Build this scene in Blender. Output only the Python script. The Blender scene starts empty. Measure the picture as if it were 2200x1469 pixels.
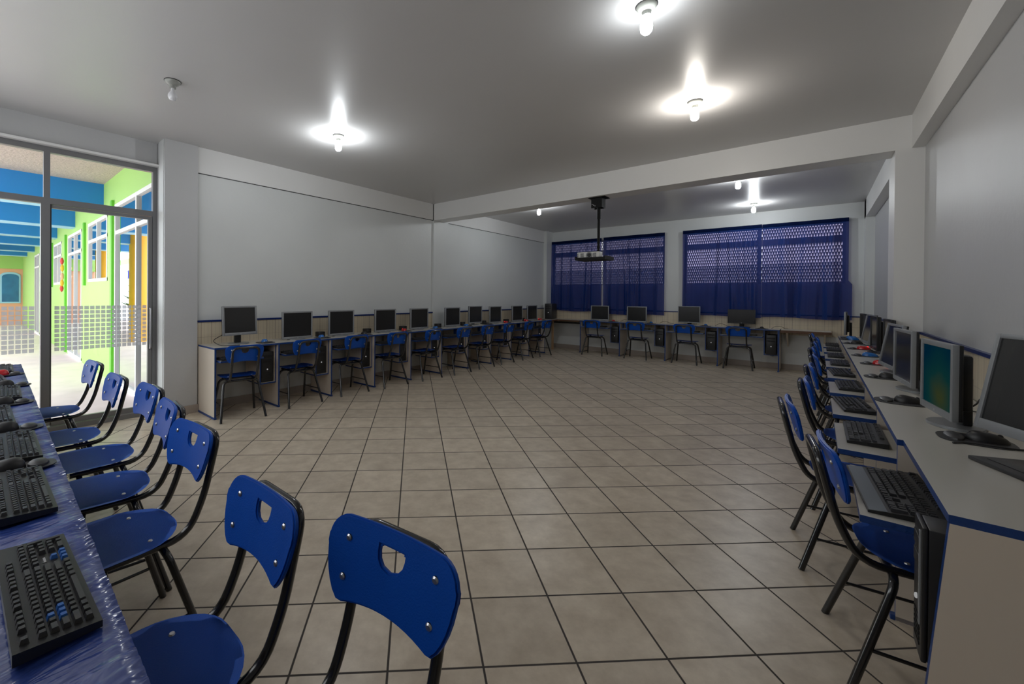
import bpy, bmesh, math, random
from mathutils import Vector, Matrix, Euler
random.seed(7)
PI = math.pi
R = math.radians
scene = bpy.context.scene
COL = scene.collection

# ------------------------------------------------------------------ materials
def nmat(name):
    m = bpy.data.materials.new(name); m.use_nodes = True
    nt = m.node_tree; nt.nodes.clear()
    out = nt.nodes.new('ShaderNodeOutputMaterial')
    return m, nt, out
def N(nt, typ, **kw):
    n = nt.nodes.new(typ)
    for k, v in kw.items():
        if k in n.inputs.keys() if hasattr(n.inputs, 'keys') else False: n.inputs[k].default_value = v
        else: setattr(n, k, v)
    return n
def lin(c):
    return tuple(((x/255)/12.92 if x/255 <= .04045 else ((x/255+.055)/1.055)**2.4) for x in c) + (1.0,)
def pbr(name, col, rough=.5, metal=0., spec=.5, vary=0., vscale=6., bump=0., bscale=60., coat=0., trans=0.):
    m, nt, out = nmat(name)
    b = nt.nodes.new('ShaderNodeBsdfPrincipled')
    b.inputs['Roughness'].default_value = rough; b.inputs['Metallic'].default_value = metal
    b.inputs['Specular IOR Level'].default_value = spec; b.inputs['Coat Weight'].default_value = coat
    b.inputs['Base Color'].default_value = col
    if vary or bump:
        tc = nt.nodes.new('ShaderNodeTexCoord')
    if vary:
        no = nt.nodes.new('ShaderNodeTexNoise'); no.inputs['Scale'].default_value = vscale; no.inputs['Detail'].default_value = 5
        nt.links.new(tc.outputs['Object'], no.inputs['Vector'])
        mx = nt.nodes.new('ShaderNodeMix'); mx.data_type = 'RGBA'
        mx.inputs['A'].default_value = tuple(c*(1-vary) for c in col[:3])+(1,)
        mx.inputs['B'].default_value = tuple(min(1, c*(1+vary)) for c in col[:3])+(1,)
        nt.links.new(no.outputs['Fac'], mx.inputs['Factor']); nt.links.new(mx.outputs['Result'], b.inputs['Base Color'])
    if bump:
        nb = nt.nodes.new('ShaderNodeTexNoise'); nb.inputs['Scale'].default_value = bscale; nb.inputs['Detail'].default_value = 4
        nt.links.new(tc.outputs['Object'], nb.inputs['Vector'])
        bp = nt.nodes.new('ShaderNodeBump'); bp.inputs['Strength'].default_value = bump; bp.inputs['Distance'].default_value = .01
        nt.links.new(nb.outputs['Fac'], bp.inputs['Height']); nt.links.new(bp.outputs['Normal'], b.inputs['Normal'])
    nt.links.new(b.outputs['BSDF'], out.inputs['Surface'])
    return m
def emis(name, col, s):
    m, nt, out = nmat(name)
    e = nt.nodes.new('ShaderNodeEmission'); e.inputs['Color'].default_value = col; e.inputs['Strength'].default_value = s
    nt.links.new(e.outputs['Emission'], out.inputs['Surface']); return m
def glassy(name, tint=(1, 1, 1, 1), refl=.5, base=.04):
    """thin window pane: see-through with a mirror-like sheen that grows at grazing angles"""
    m, nt, out = nmat(name)
    t = nt.nodes.new('ShaderNodeBsdfTransparent'); t.inputs['Color'].default_value = tint
    g = nt.nodes.new('ShaderNodeBsdfGlossy'); g.inputs['Roughness'].default_value = .01; g.inputs['Color'].default_value = (.95, .97, 1, 1)
    lw = nt.nodes.new('ShaderNodeLayerWeight'); lw.inputs['Blend'].default_value = .35
    mt = nt.nodes.new('ShaderNodeMath'); mt.operation = 'MULTIPLY_ADD'; mt.inputs[1].default_value = refl; mt.inputs[2].default_value = base; mt.use_clamp = True
    nt.links.new(lw.outputs['Facing'], mt.inputs[0])
    mx = nt.nodes.new('ShaderNodeMixShader')
    nt.links.new(mt.outputs[0], mx.inputs[0]); nt.links.new(t.outputs[0], mx.inputs[1]); nt.links.new(g.outputs[0], mx.inputs[2])
    nt.links.new(mx.outputs[0], out.inputs['Surface']); return m

def frost_mat():
    m, nt, out = nmat('frosted_sticker'); L = nt.links.new
    d = nt.nodes.new('ShaderNodeBsdfDiffuse'); d.inputs['Color'].default_value = (.55, .55, .58, 1)
    t = nt.nodes.new('ShaderNodeBsdfTranslucent'); t.inputs['Color'].default_value = (.62, .61, .64, 1)
    p = nt.nodes.new('ShaderNodeBsdfTransparent'); p.inputs['Color'].default_value = (.8, .8, .82, 1)
    a = nt.nodes.new('ShaderNodeMixShader'); a.inputs[0].default_value = .75; L(d.outputs[0], a.inputs[1]); L(t.outputs[0], a.inputs[2])
    b = nt.nodes.new('ShaderNodeMixShader'); b.inputs[0].default_value = .42; L(a.outputs[0], b.inputs[1]); L(p.outputs[0], b.inputs[2])
    L(b.outputs[0], out.inputs['Surface']); return m

def floor_mat():
    m, nt, out = nmat('floor_tile'); L = nt.links.new
    T = .33; yaw = 0.729994; th = 0.0588741; ox, oz = -1.50959*T, 4.26852*T
    a = yaw+th
    geo = nt.nodes.new('ShaderNodeNewGeometry')
    mp = nt.nodes.new('ShaderNodeMapping'); mp.vector_type = 'POINT'
    mp.inputs['Scale'].default_value = (1/T, 1/T, 1); mp.inputs['Rotation'].default_value = (0, 0, -a)
    mp.inputs['Location'].default_value = (-(ox*math.cos(th)+oz*math.sin(th))/T, -(-ox*math.sin(th)+oz*math.cos(th))/T, 0)
    L(geo.outputs['Position'], mp.inputs['Vector'])
    sx = nt.nodes.new('ShaderNodeSeparateXYZ'); L(mp.outputs[0], sx.inputs[0])
    def math1(op, a_, b_=None, v=None):
        n = nt.nodes.new('ShaderNodeMath'); n.operation = op; L(a_, n.inputs[0])
        if b_ is not None: L(b_, n.inputs[1])
        if v is not None: n.inputs[1].default_value = v
        return n.outputs[0]
    px = math1('PINGPONG', sx.outputs[0], v=.5); py = math1('PINGPONG', sx.outputs[1], v=.5)
    d = math1('MINIMUM', px, py)
    mr = nt.nodes.new('ShaderNodeMapRange'); mr.inputs['From Min'].default_value = .009; mr.inputs['From Max'].default_value = .015
    L(d, mr.inputs['Value'])
    fl = nt.nodes.new('ShaderNodeVectorMath'); fl.operation = 'FLOOR'; L(mp.outputs[0], fl.inputs[0])
    wn = nt.nodes.new('ShaderNodeTexWhiteNoise'); wn.noise_dimensions = '2D'; L(fl.outputs[0], wn.inputs['Vector'])
    ad = nt.nodes.new('ShaderNodeVectorMath'); ad.operation = 'MULTIPLY_ADD'; ad.inputs[1].default_value = (37, 17, 5); L(fl.outputs[0], ad.inputs[0]); L(mp.outputs[0], ad.inputs[2])
    n1 = nt.nodes.new('ShaderNodeTexNoise'); n1.inputs['Scale'].default_value = 2.6; n1.inputs['Detail'].default_value = 8; n1.inputs['Roughness'].default_value = .65
    L(ad.outputs[0], n1.inputs['Vector'])
    cr = nt.nodes.new('ShaderNodeValToRGB'); e = cr.color_ramp.elements
    e[0].position = .28; e[0].color = (.47, .39, .295, 1); e[1].position = .72; e[1].color = (.70, .61, .485, 1)
    L(n1.outputs['Fac'], cr.inputs[0])
    hs = nt.nodes.new('ShaderNodeHueSaturation'); L(cr.outputs[0], hs.inputs['Color'])
    mr2 = nt.nodes.new('ShaderNodeMapRange'); mr2.inputs['To Min'].default_value = .93; mr2.inputs['To Max'].default_value = 1.06; L(wn.outputs['Value'], mr2.inputs['Value']); L(mr2.outputs[0], hs.inputs['Value'])
    mx = nt.nodes.new('ShaderNodeMix'); mx.data_type = 'RGBA'; mx.inputs['A'].default_value = (.05, .042, .037, 1)
    L(mr.outputs[0], mx.inputs['Factor']); L(hs.outputs[0], mx.inputs['B'])
    b = nt.nodes.new('ShaderNodeBsdfPrincipled'); L(mx.outputs['Result'], b.inputs['Base Color'])
    rr = nt.nodes.new('ShaderNodeMapRange'); rr.inputs['To Min'].default_value = .8; rr.inputs['To Max'].default_value = .33; L(mr.outputs[0], rr.inputs['Value']); L(rr.outputs[0], b.inputs['Roughness'])
    b.inputs['Specular IOR Level'].default_value = .4
    bp = nt.nodes.new('ShaderNodeBump'); bp.inputs['Strength'].default_value = .35; bp.inputs['Distance'].default_value = .004
    L(mr.outputs[0], bp.inputs['Height']); L(bp.outputs[0], b.inputs['Normal'])
    L(b.outputs[0], out.inputs['Surface']); return m

def lined_mat(name, col, line, axis, pitch, width, hpitch=None):
    """cream wall tile with thin joints"""
    m, nt, out = nmat(name); L = nt.links.new
    geo = nt.nodes.new('ShaderNodeNewGeometry'); sx = nt.nodes.new('ShaderNodeSeparateXYZ'); L(geo.outputs['Position'], sx.inputs[0])
    def joint(o, p, w):
        d = nt.nodes.new('ShaderNodeMath'); d.operation = 'MULTIPLY'; d.inputs[1].default_value = 1/p; L(o, d.inputs[0])
        q = nt.nodes.new('ShaderNodeMath'); q.operation = 'PINGPONG'; q.inputs[1].default_value = .5; L(d.outputs[0], q.inputs[0])
        c = nt.nodes.new('ShaderNodeMath'); c.operation = 'LESS_THAN'; c.inputs[1].default_value = w/p/2; L(q.outputs[0], c.inputs[0])
        return c.outputs[0]
    def add(a, b, k):
        n = nt.nodes.new('ShaderNodeMath'); n.operation = 'MULTIPLY_ADD'; n.use_clamp = True; L(b, n.inputs[0]); n.inputs[1].default_value = k; L(a, n.inputs[2]); return n.outputs[0]
    j = joint(sx.outputs[axis], pitch, width)
    j = add(j, joint(sx.outputs[axis], pitch*.37, width*.7), .45)
    if hpitch: j = add(j, joint(sx.outputs[2], hpitch, width), .4)
    no = nt.nodes.new('ShaderNodeTexNoise'); no.inputs['Scale'].default_value = 5; L(geo.outputs['Position'], no.inputs['Vector'])
    m1 = nt.nodes.new('ShaderNodeMix'); m1.data_type = 'RGBA'; m1.inputs['A'].default_value = tuple(c*.9 for c in col[:3])+(1,); m1.inputs['B'].default_value = col; L(no.outputs['Fac'], m1.inputs['Factor'])
    m2 = nt.nodes.new('ShaderNodeMix'); m2.data_type = 'RGBA'; m2.inputs['B'].default_value = line; L(m1.outputs['Result'], m2.inputs['A']); L(j, m2.inputs['Factor'])
    b = nt.nodes.new('ShaderNodeBsdfPrincipled'); b.inputs['Roughness'].default_value = .3; L(m2.outputs['Result'], b.inputs['Base Color'])
    L(b.outputs[0], out.inputs['Surface']); return m

def curtain_mat(name, sheer):
    m, nt, out = nmat(name); L = nt.links.new
    d = nt.nodes.new('ShaderNodeBsdfDiffuse'); d.inputs['Color'].default_value = (.003, .042, .22, 1) if sheer else (.002, .008, .04, 1)
    t = nt.nodes.new('ShaderNodeBsdfTranslucent'); t.inputs['Color'].default_value = (.13, .11, .26, 1)
    p = nt.nodes.new('ShaderNodeBsdfTransparent'); p.inputs['Color'].default_value = (.66, .58, .80, 1)
    a = nt.nodes.new('ShaderNodeMixShader'); a.inputs[0].default_value = .20 if sheer else .03
    L(d.outputs[0], a.inputs[1]); L(t.outputs[0], a.inputs[2])
    # a thin weave lets less through where a fold turns the cloth away
    lw = nt.nodes.new('ShaderNodeLayerWeight'); lw.inputs['Blend'].default_value = .3
    mr = nt.nodes.new('ShaderNodeMapRange'); mr.inputs['To Min'].default_value = .36 if sheer else .01; mr.inputs['To Max'].default_value = 0.0
    mr.inputs['From Max'].default_value = .55
    L(lw.outputs['Facing'], mr.inputs['Value'])
    b = nt.nodes.new('ShaderNodeMixShader'); L(mr.outputs[0], b.inputs[0]); L(a.outputs[0], b.inputs[1]); L(p.outputs[0], b.inputs[2])
    L(b.outputs[0], out.inputs['Surface']); return m

def lattice_glass(k_=1):
    """window pane pressed with rows of small fish scales"""
    m, nt, out = nmat('patterned_glass'); L = nt.links.new
    geo = nt.nodes.new('ShaderNodeNewGeometry'); sx = nt.nodes.new('ShaderNodeSeparateXYZ'); L(geo.outputs['Position'], sx.inputs[0])
    def M(op, a, b=None, v=None):
        n = nt.nodes.new('ShaderNodeMath'); n.operation = op; L(a, n.inputs[0])
        if b is not None: L(b, n.inputs[1])
        if v is not None: n.inputs[1].default_value = v
        return n.outputs[0]
    u = M('MULTIPLY', sx.outputs[0], v=1/.037); w = M('MULTIPLY', sx.outputs[2], v=1/.056)
    row = M('FLOOR', w); off = M('MULTIPLY', M('MODULO', row, v=2.0), v=.5)
    fu = M('PINGPONG', M('ADD', u, off), v=.5); fw = M('FRACT', w)
    r = M('ADD', M('MULTIPLY', fu, v=1.6), M('MULTIPLY', fw, v=.55))
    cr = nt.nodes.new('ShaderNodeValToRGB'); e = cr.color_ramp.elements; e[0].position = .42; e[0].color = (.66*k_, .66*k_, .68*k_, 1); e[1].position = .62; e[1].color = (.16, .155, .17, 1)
    L(r, cr.inputs[0])
    t = nt.nodes.new('ShaderNodeBsdfTransparent'); L(cr.outputs[0], t.inputs['Color'])
    L(t.outputs[0], out.inputs['Surface']); return m

def cloth_mat():
    m, nt, out = nmat('plastic_covered_cloth'); L = nt.links.new
    geo = nt.nodes.new('ShaderNodeNewGeometry')
    mp = nt.nodes.new('ShaderNodeMapping'); mp.inputs['Scale'].default_value = (16, 5, 5); L(geo.outputs['Position'], mp.inputs['Vector'])
    n1 = nt.nodes.new('ShaderNodeTexNoise'); n1.inputs['Scale'].default_value = 1.0; n1.inputs['Detail'].default_value = 3; n1.inputs['Distortion'].default_value = 1.2; L(mp.outputs[0], n1.inputs['Vector'])
    mp2 = nt.nodes.new('ShaderNodeMapping'); mp2.inputs['Scale'].default_value = (7, 4, 4); L(geo.outputs['Position'], mp2.inputs['Vector'])
    n2 = nt.nodes.new('ShaderNodeTexNoise'); n2.inputs['Detail'].default_value = 4; n2.inputs['Scale'].default_value = 1; n2.inputs['Distortion'].default_value = 2; L(mp2.outputs[0], n2.inputs['Vector'])
    ad = nt.nodes.new('ShaderNodeMath'); ad.operation = 'ADD'; L(n1.outputs['Fac'], ad.inputs[0]); L(n2.outputs['Fac'], ad.inputs[1])
    bp = nt.nodes.new('ShaderNodeBump'); bp.inputs['Strength'].default_value = .6; bp.inputs['Distance'].default_value = .016; L(ad.outputs[0], bp.inputs['Height'])
    b = nt.nodes.new('ShaderNodeBsdfPrincipled'); b.inputs['Base Color'].default_value = (.03, .065, .29, 1); b.inputs['Roughness'].default_value = .3
    b.inputs['Specular IOR Level'].default_value = .7; b.inputs['Coat Weight'].default_value = .8; b.inputs['Coat Roughness'].default_value = .16; b.inputs['Coat IOR'].default_value = 1.7
    L(bp.outputs[0], b.inputs['Normal']); L(bp.outputs[0], b.inputs['Coat Normal'])
    L(b.outputs[0], out.inputs['Surface']); return m

def screen_picture():
    m, nt, out = nmat('teal_desktop_screen'); L = nt.links.new
    tc = nt.nodes.new('ShaderNodeTexCoord'); sx = nt.nodes.new('ShaderNodeSeparateXYZ'); L(tc.outputs['Object'], sx.inputs[0])
    mp = nt.nodes.new('ShaderNodeMapping'); mp.inputs['Location'].default_value = (-.03, 0, -.12); mp.inputs['Scale'].default_value = (1, 1, 1); L(tc.outputs['Object'], mp.inputs['Vector'])
    g = nt.nodes.new('ShaderNodeTexNoise'); g.inputs['Scale'].default_value = 7; L(mp.outputs[0], g.inputs['Vector'])
    ln = nt.nodes.new('ShaderNodeVectorMath'); ln.operation = 'LENGTH'; L(mp.outputs[0], ln.inputs[0])
    md = nt.nodes.new('ShaderNodeMath'); md.operation = 'MULTIPLY_ADD'; md.inputs[1].default_value = .09; L(g.outputs['Fac'], md.inputs[0]); L(ln.outputs['Value'], md.inputs[2])
    cr = nt.nodes.new('ShaderNodeValToRGB'); e = cr.color_ramp.elements; e[0].position = .06; e[0].color = (.10, .13, .05, 1); e[1].position = .30; e[1].color = (.0, .05, .11, 1)
    x = cr.color_ramp.elements.new(.17); x.color = (.012, .10, .10, 1)
    L(md.outputs[0], cr.inputs[0])
    em = nt.nodes.new('ShaderNodeEmission'); L(cr.outputs[0], em.inputs['Color']); em.inputs['Strength'].default_value = .24
    L(em.outputs[0], out.inputs['Surface']); return m

WALL = (.62, .625, .63, 1)
M = dict(
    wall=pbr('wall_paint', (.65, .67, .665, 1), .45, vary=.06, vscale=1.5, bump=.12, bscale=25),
    wall_r=pbr('wall_paint_shaded', (.49, .495, .50, 1), .45, vary=.06, vscale=1.5, bump=.12, bscale=25),  # same wall paint, with the dimmer light put into its colour
    beam=pbr('beam_paint', (.74, .74, .73, 1), .4, vary=.04, vscale=2, bump=.1, bscale=20),
    ceil=pbr('ceiling_gloss_paint', (.56, .555, .55, 1), .33, spec=.5, vary=.05, vscale=.8, bump=.10, bscale=3),
    floor=floor_mat(),
    base=pbr('baseboard_tile', (.36, .31, .27, 1), .35, vary=.1),
    wains_y=lined_mat('wall_tile_side', (.68, .59, .44, 1), (.22, .17, .13, 1), 1, .105, .0035, .2),
    wains_x=lined_mat('wall_tile_back', (.68, .59, .44, 1), (.22, .17, .13, 1), 0, .105, .0035, .2),
    bluecap=pbr('blue_trim', (.006, .022, .13, 1), .35),
    alu=pbr('aluminium', (.20, .20, .205, 1), .4, .4),
    aludark=pbr('dark_gasket', (.03, .03, .032, 1), .5),
    glass=glassy('door_glass', (.97, .99, .98, 1), .25, .02),
    glass_out=glassy('mirror_like_pane', (.30, .33, .36, 1), .75, .42),
    frost=frost_mat(),
    desk=pbr('desk_laminate', (.54, .52, .47, 1), .28, vary=.03, vscale=3),
    deskside=pbr('desk_side_laminate', (.64, .56, .47, 1), .4, vary=.04, vscale=3),
    edge=pbr('blue_edging', (.006, .04, .18, 1), .4, bump=.3, bscale=80),
    brown=pbr('brown_wood_edge', (.10, .045, .02, 1), .5, vary=.3, vscale=20),
    chair=pbr('blue_plastic', (.001, .072, .42, 1), .42, spec=.30, vary=.12, vscale=9, bump=.12, bscale=260),
    tube=pbr('black_tube', (.012, .012, .013, 1), .18, spec=.6, coat=.3),
    rivet=pbr('rivet_steel', (.55, .55, .57, 1), .3, .9),
    black=pbr('black_plastic', (.014, .014, .015, 1), .4), matte=pbr('matte_black', (.010, .010, .010, 1), .6, spec=.15),
    dark=pbr('charcoal_plastic', (.03, .03, .032, 1), .45),
    darker=pbr('deep_black', (.006, .006, .007, 1), .55),
    key=pbr('key_plastic', (.03, .03, .032, 1), .38),
    keyblue=pbr('blue_keys', (.02, .12, .42, 1), .4),
    silver=pbr('silver_plastic', (.27, .28, .29, 1), .38, .2),
    greyrest=pbr('grey_palm_rest', (.12, .14, .16, 1), .35, .2),
    screen=pbr('screen_off', (.024, .024, .024, 1), .16, spec=.5),
    teal=screen_picture(),
    mred=pbr('red_plastic', (.55, .01, .015, 1), .2, coat=.5),
    mblue=pbr('bright_blue_plastic', (.01, .14, .48, 1), .25, coat=.4),
    led=emis('power_light', (1, 1, 1, 1), .3), ledo=emis('orange_light', (1, .35, .05, 1), 4), ledr=emis('red_glow', (1, .02, .02, 1), 2.2),
    white=pbr('white_plastic', (.62, .62, .6, 1), .4),
    porcelain=pbr('porcelain', (.33, .34, .31, 1), .25),
    bulb_w=emis('lit_bulb', (.93, .97, 1, 1), 270), bulb_low=emis('lit_bulb_dimmer', (.93, .97, 1, 1), 85), bulb_warm=emis('lit_bulb_warm', (1, .94, .86, 1), 240),
    bulb_off=pbr('unlit_bulb', (.75, .76, .78, 1), .1, spec=.8),
    curtain=curtain_mat('sheer_navy', True), hem=curtain_mat('hem_navy', False),
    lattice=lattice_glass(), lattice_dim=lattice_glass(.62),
    winframe=pbr('window_frame_paint', (.5, .5, .52, 1), .4),
    cloth=cloth_mat(), wood=pbr('pine', (.4, .26, .14, 1), .5, vary=.2, vscale=8),
    walkway=pbr('walkway_concrete', (.78, .66, .66, 1), .8, vary=.18, vscale=3),
    stucco=pbr('rough_stucco', (.50, .40, .36, 1), .9, vary=.55, vscale=38, bump=.9, bscale=50),
    bluebeam=pbr('blue_beam_paint', (.008, .20, .56, 1), .45), bluelight=pbr('pale_blue_line', (.35, .62, .85, 1), .5),
    green=pbr('lime_paint', (.37, .63, .17, 1), .6), greendark=pbr('deep_green_paint', (.13, .50, .03, 1), .5),
    whitepaint=pbr('white_paint', (.8, .8, .8, 1), .5), salmon=pbr('salmon_paint', (.85, .42, .28, 1), .6),
    yellow=pbr('yellow_paint', (.95, .45, .03, 1), .5), bluewin=pbr('mural_pane_blue', (.03, .16, .36, 1), .2, vary=.6, vscale=3),
    lilac=pbr('lilac_paint', (.42, .40, .55, 1), .5), letter=pbr('letter_blue', (.03, .05, .5, 1), .5), redp=pbr('red_paint', (.7, .05, .05, 1), .5),
    leaf=pbr('leaf_green', (.06, .16, .03, 1), .5, vary=.5, vscale=12), hill=pbr('grey_block_wall', (.5, .5, .52, 1), .8),
)

# ------------------------------------------------------------------ mesh helpers
def fillet(pts, r, n=5, closed=False):
    pts = [Vector(p) for p in pts]; out = []
    for i, p in enumerate(pts):
        if not closed and i in (0, len(pts)-1): out.append(p); continue
        a = pts[i-1]; b = pts[(i+1) % len(pts)]
        da = (a-p); db = (b-p); la, lb = da.length, db.length
        k = min(r if not isinstance(r, (list, tuple)) else r[i], la*.48, lb*.48)
        A = p+da/la*k; B = p+db/lb*k
        for t in range(n+1):
            t /= n; out.append(A*(1-t)**2+p*2*t*(1-t)+B*t*t)
    return out
class MB:
    def __init__(s): s.bm = bmesh.new()
    def faces(s, vs, fs, m=0, mtx=None):
        V = [s.bm.verts.new((mtx @ Vector(v)) if mtx else v) for v in vs]; out = []
        for f in fs:
            try:
                fc = s.bm.faces.new([V[i] for i in f]); fc.material_index = m; out.append(fc)
            except ValueError: pass
        return V, out
    def poly(s, vs, fs, m=0):
        s.faces(vs, fs, m); return s
    def box(s, a, b, m=0, bev=0, mats=None, mtx=None, seg=2):
        (x0, y0, z0), (x1, y1, z1) = a, b
        vs = [(x0,y0,z0),(x1,y0,z0),(x1,y1,z0),(x0,y1,z0),(x0,y0,z1),(x1,y0,z1),(x1,y1,z1),(x0,y1,z1)]
        fs = [(0,3,2,1),(4,5,6,7),(0,1,5,4),(1,2,6,5),(2,3,7,6),(3,0,4,7)]
        nm = ['-z','+z','-y','+x','+y','-x']
        V, F = s.faces(vs, fs, m, mtx)
        if mats:
            for f, n in zip(F, nm):
                if n in mats: f.material_index = mats[n]
        if bev:
            es = {e for f in F for e in f.edges}
            bmesh.ops.bevel(s.bm, geom=list(es), offset=bev, segments=seg, affect='EDGES', profile=.5)
        return s
    def tube(s, pts, r, seg=8, m=0, closed=False):
        pts = [Vector(p) for p in pts]; n = len(pts); rings = []
        T = []
        for i in range(n):
            a = pts[i-1] if (i > 0 or closed) else pts[i]; b = pts[(i+1) % n] if (i < n-1 or closed) else pts[i]
            T.append((b-a).normalized())
        up = Vector((0, 0, 1)) if abs(T[0].z) < .9 else Vector((1, 0, 0))
        nrm = (up-T[0]*up.dot(T[0])).normalized()
        for i in range(n):
            nrm = (nrm-T[i]*nrm.dot(T[i])).normalized(); bi = T[i].cross(nrm)
            rr = r[i] if isinstance(r, (list, tuple)) else r
            rings.append([s.bm.verts.new(pts[i]+(nrm*math.cos(2*PI*k/seg)+bi*math.sin(2*PI*k/seg))*rr) for k in range(seg)])
        for i in range(n if closed else n-1):
            A, B = rings[i], rings[(i+1) % n]
            for k in range(seg):
                f = s.bm.faces.new((A[k], A[(k+1) % seg], B[(k+1) % seg], B[k])); f.material_index = m
        if not closed:
            for ring, rev in ((rings[0], True), (rings[-1], False)):
                f = s.bm.faces.new(list(reversed(ring)) if rev else ring); f.material_index = m
        return s
    def lathe(s, prof, seg=16, m=0, mtx=None):
        rings = []
        for r, z in prof:
            if r < 1e-6: rings.append([s.bm.verts.new((mtx @ Vector((0,0,z))) if mtx else (0,0,z))])
            else: rings.append([s.bm.verts.new((mtx @ Vector((r*math.cos(2*PI*k/seg), r*math.sin(2*PI*k/seg), z))) if mtx else (r*math.cos(2*PI*k/seg), r*math.sin(2*PI*k/seg), z)) for k in range(seg)])
        for A, B in zip(rings, rings[1:]):
            for k in range(seg):
                k2 = (k+1) % seg
                q = [A[k % len(A)], A[k2 % len(A)], B[k2 % len(B)], B[k % len(B)]]
                q2 = []
                for v in q:
                    if v not in q2: q2.append(v)
                if len(q2) > 2:
                    try: f = s.bm.faces.new(q2); f.material_index = m
                    except ValueError: pass
        for ring, rev in ((rings[0], True), (rings[-1], False)):
            if len(ring) > 2:
                f = s.bm.faces.new(list(reversed(ring)) if rev else ring); f.material_index = m
        return s
    def prism(s, outline, z0, z1, m=0, bev=0, mtx=None):
        n = len(outline)
        V, F = s.faces([(x, y, z0) for x, y in outline]+[(x, y, z1) for x, y in outline],
                       [tuple(reversed(range(n))), tuple(range(n, 2*n))]+[(i, (i+1) % n, n+(i+1) % n, n+i) for i in range(n)], m, mtx)
        if bev:
            bmesh.ops.bevel(s.bm, geom=list({e for f in F[:2] for e in f.edges}), offset=bev, segments=2, affect='EDGES')
        return s
    def build(s, name, mats, parent=None, smooth=None, loc=None):
        bmesh.ops.recalc_face_normals(s.bm, faces=s.bm.faces)
        me = bpy.data.meshes.new(name); s.bm.to_mesh(me); s.bm.free()
        for m in (mats if isinstance(mats, (list, tuple)) else [mats]): me.materials.append(m)
        if smooth is not None:
            me.shade_smooth(); me.set_sharp_from_angle(angle=smooth)
        o = bpy.data.objects.new(name, me); COL.objects.link(o)
        if parent: o.parent = parent
        if loc: o.location = loc
        return o
def rr_outline(w, d, r, n=6, cx=0, cy=0):
    out = []
    for sx, sy, a0 in ((1, 1, 0), (-1, 1, 90), (-1, -1, 180), (1, -1, 270)):
        for k in range(n+1):
            a = R(a0+90*k/n); out.append((cx+sx*(w/2-r)+r*math.cos(a), cy+sy*(d/2-r)+r*math.sin(a)))
    return out
def tag(o, label, cat, group=None, kind=None):
    if label: o['label'] = label
    if cat: o['category'] = cat
    if group: o['group'] = group
    if kind: o['kind'] = kind
    return o
def thing(name, label, cat, loc=(0, 0, 0), rz=0, group=None):
    o = bpy.data.objects.new(name, None); COL.objects.link(o); o.empty_display_size = .05
    o.location = loc; o.rotation_euler = (0, 0, rz); return tag(o, label, cat, group)
def dup(o, loc, rz, label, group=None):
    r = o.copy(); COL.objects.link(r); r.location = loc; r.rotation_euler = (0, 0, rz); tag(r, label, None, group)
    for ch in list(o.children):
        c = ch.copy(); COL.objects.link(c); c.parent = r
        for g in list(ch.children):
            d = g.copy(); COL.objects.link(d); d.parent = c
    return r
class Row:
    """the first call moves the prototype itself, every later one copies it"""
    def __init__(s, proto): s.p = proto; s.used = False
    def put(s, loc, rz, label, group=None):
        if not s.used:
            s.used = True; s.p.location = loc; s.p.rotation_euler = (0, 0, rz); tag(s.p, label, None, group); return s.p
        return dup(s.p, loc, rz, label, group)
def struct(name, mb, mats, parent=None, smooth=None):
    o = mb.build(name, mats, parent, smooth)
    if not parent: o['kind'] = 'structure'
    return o
def sbox(name, a, b, mat, **k):
    return struct(name, MB().box(a, b, **k), mat)
ORD = ['first', 'second', 'third', 'fourth', 'fifth', 'sixth', 'seventh', 'eighth', 'ninth', 'tenth', 'eleventh']

# ------------------------------------------------------------------ room shell
XL, XR, YB, YF, ZC, ZB = -5.0, .675, 9.73, -.55, 2.86, 2.575
XD = -5.25                       # plane of the glazed door
def strong_plane():
    mb = MB(); mb.faces([(XL-.3, YF-.1, 0), (XR+.1, YF-.1, 0), (XR+.1, YB+.1, 0), (XL-.3, YB+.1, 0)], [(0, 1, 2, 3)]); return mb
sbox('floor', (XL-.3, YF-.1, -.1), (XR+.1, YB+.1, 0), M['floor'])
sbox('ceiling', (XL-.3, YF-.1, ZC), (XR+.1, YB+.1, ZC+.12), M['ceil'])
w = MB()
w.box((XL-.15, 1.32, 0), (XL, YB+.1, ZC))
w.box((XL-.36, YF-.1, 2.62), (XL-.22, 1.32, ZC), 1)
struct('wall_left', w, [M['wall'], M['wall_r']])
sbox('trim_1', (XL-.22, YF-.1, 2.605), (XL-.15, 1.325, 2.625), M['beam'])
# pilasters and the shallow ledge of the wall beam
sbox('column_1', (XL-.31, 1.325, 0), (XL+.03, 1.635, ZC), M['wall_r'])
sbox('column_2', (XL, 5.38, 0), (XL+.03, 5.765, ZC), M['wall'])
sbox('column_3', (XL, 9.40, 0), (XL+.08, YB, ZC), M['wall'])
sbox('beam_1', (XL, 1.635, ZB+.008), (XL+.012, 5.38, ZC), M['beam'])
sbox('beam_2', (XL, 5.765, ZB+.008), (XL+.012, 9.40, ZC), M['beam'])
t = MB(); t.box((XL, 1.635, ZB), (XL+.004, 5.38, ZB+.0075)); t.box((XL, 5.765, ZB), (XL+.004, 9.40, ZB+.0075)); struct('trim_4', t, M['aludark'])
sbox('beam_3', (XL, 5.38, ZB), (.50, 5.66, ZC), M['beam'])
# right side
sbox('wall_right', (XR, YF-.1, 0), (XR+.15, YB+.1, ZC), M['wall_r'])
sbox('beam_4', (.597, YF, ZB), (XR, 5.40, ZC), M['beam'])
sbox('beam_5', (.572, 5.77, ZB), (XR, YB, ZC), M['beam'])
sbox('column_4', (.50, 5.38, 0), (XR, 5.77, ZC), M['beam'])
sbox('column_5', (.572, 9.45, 0), (XR, YB, ZC), M['wall'])
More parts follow.
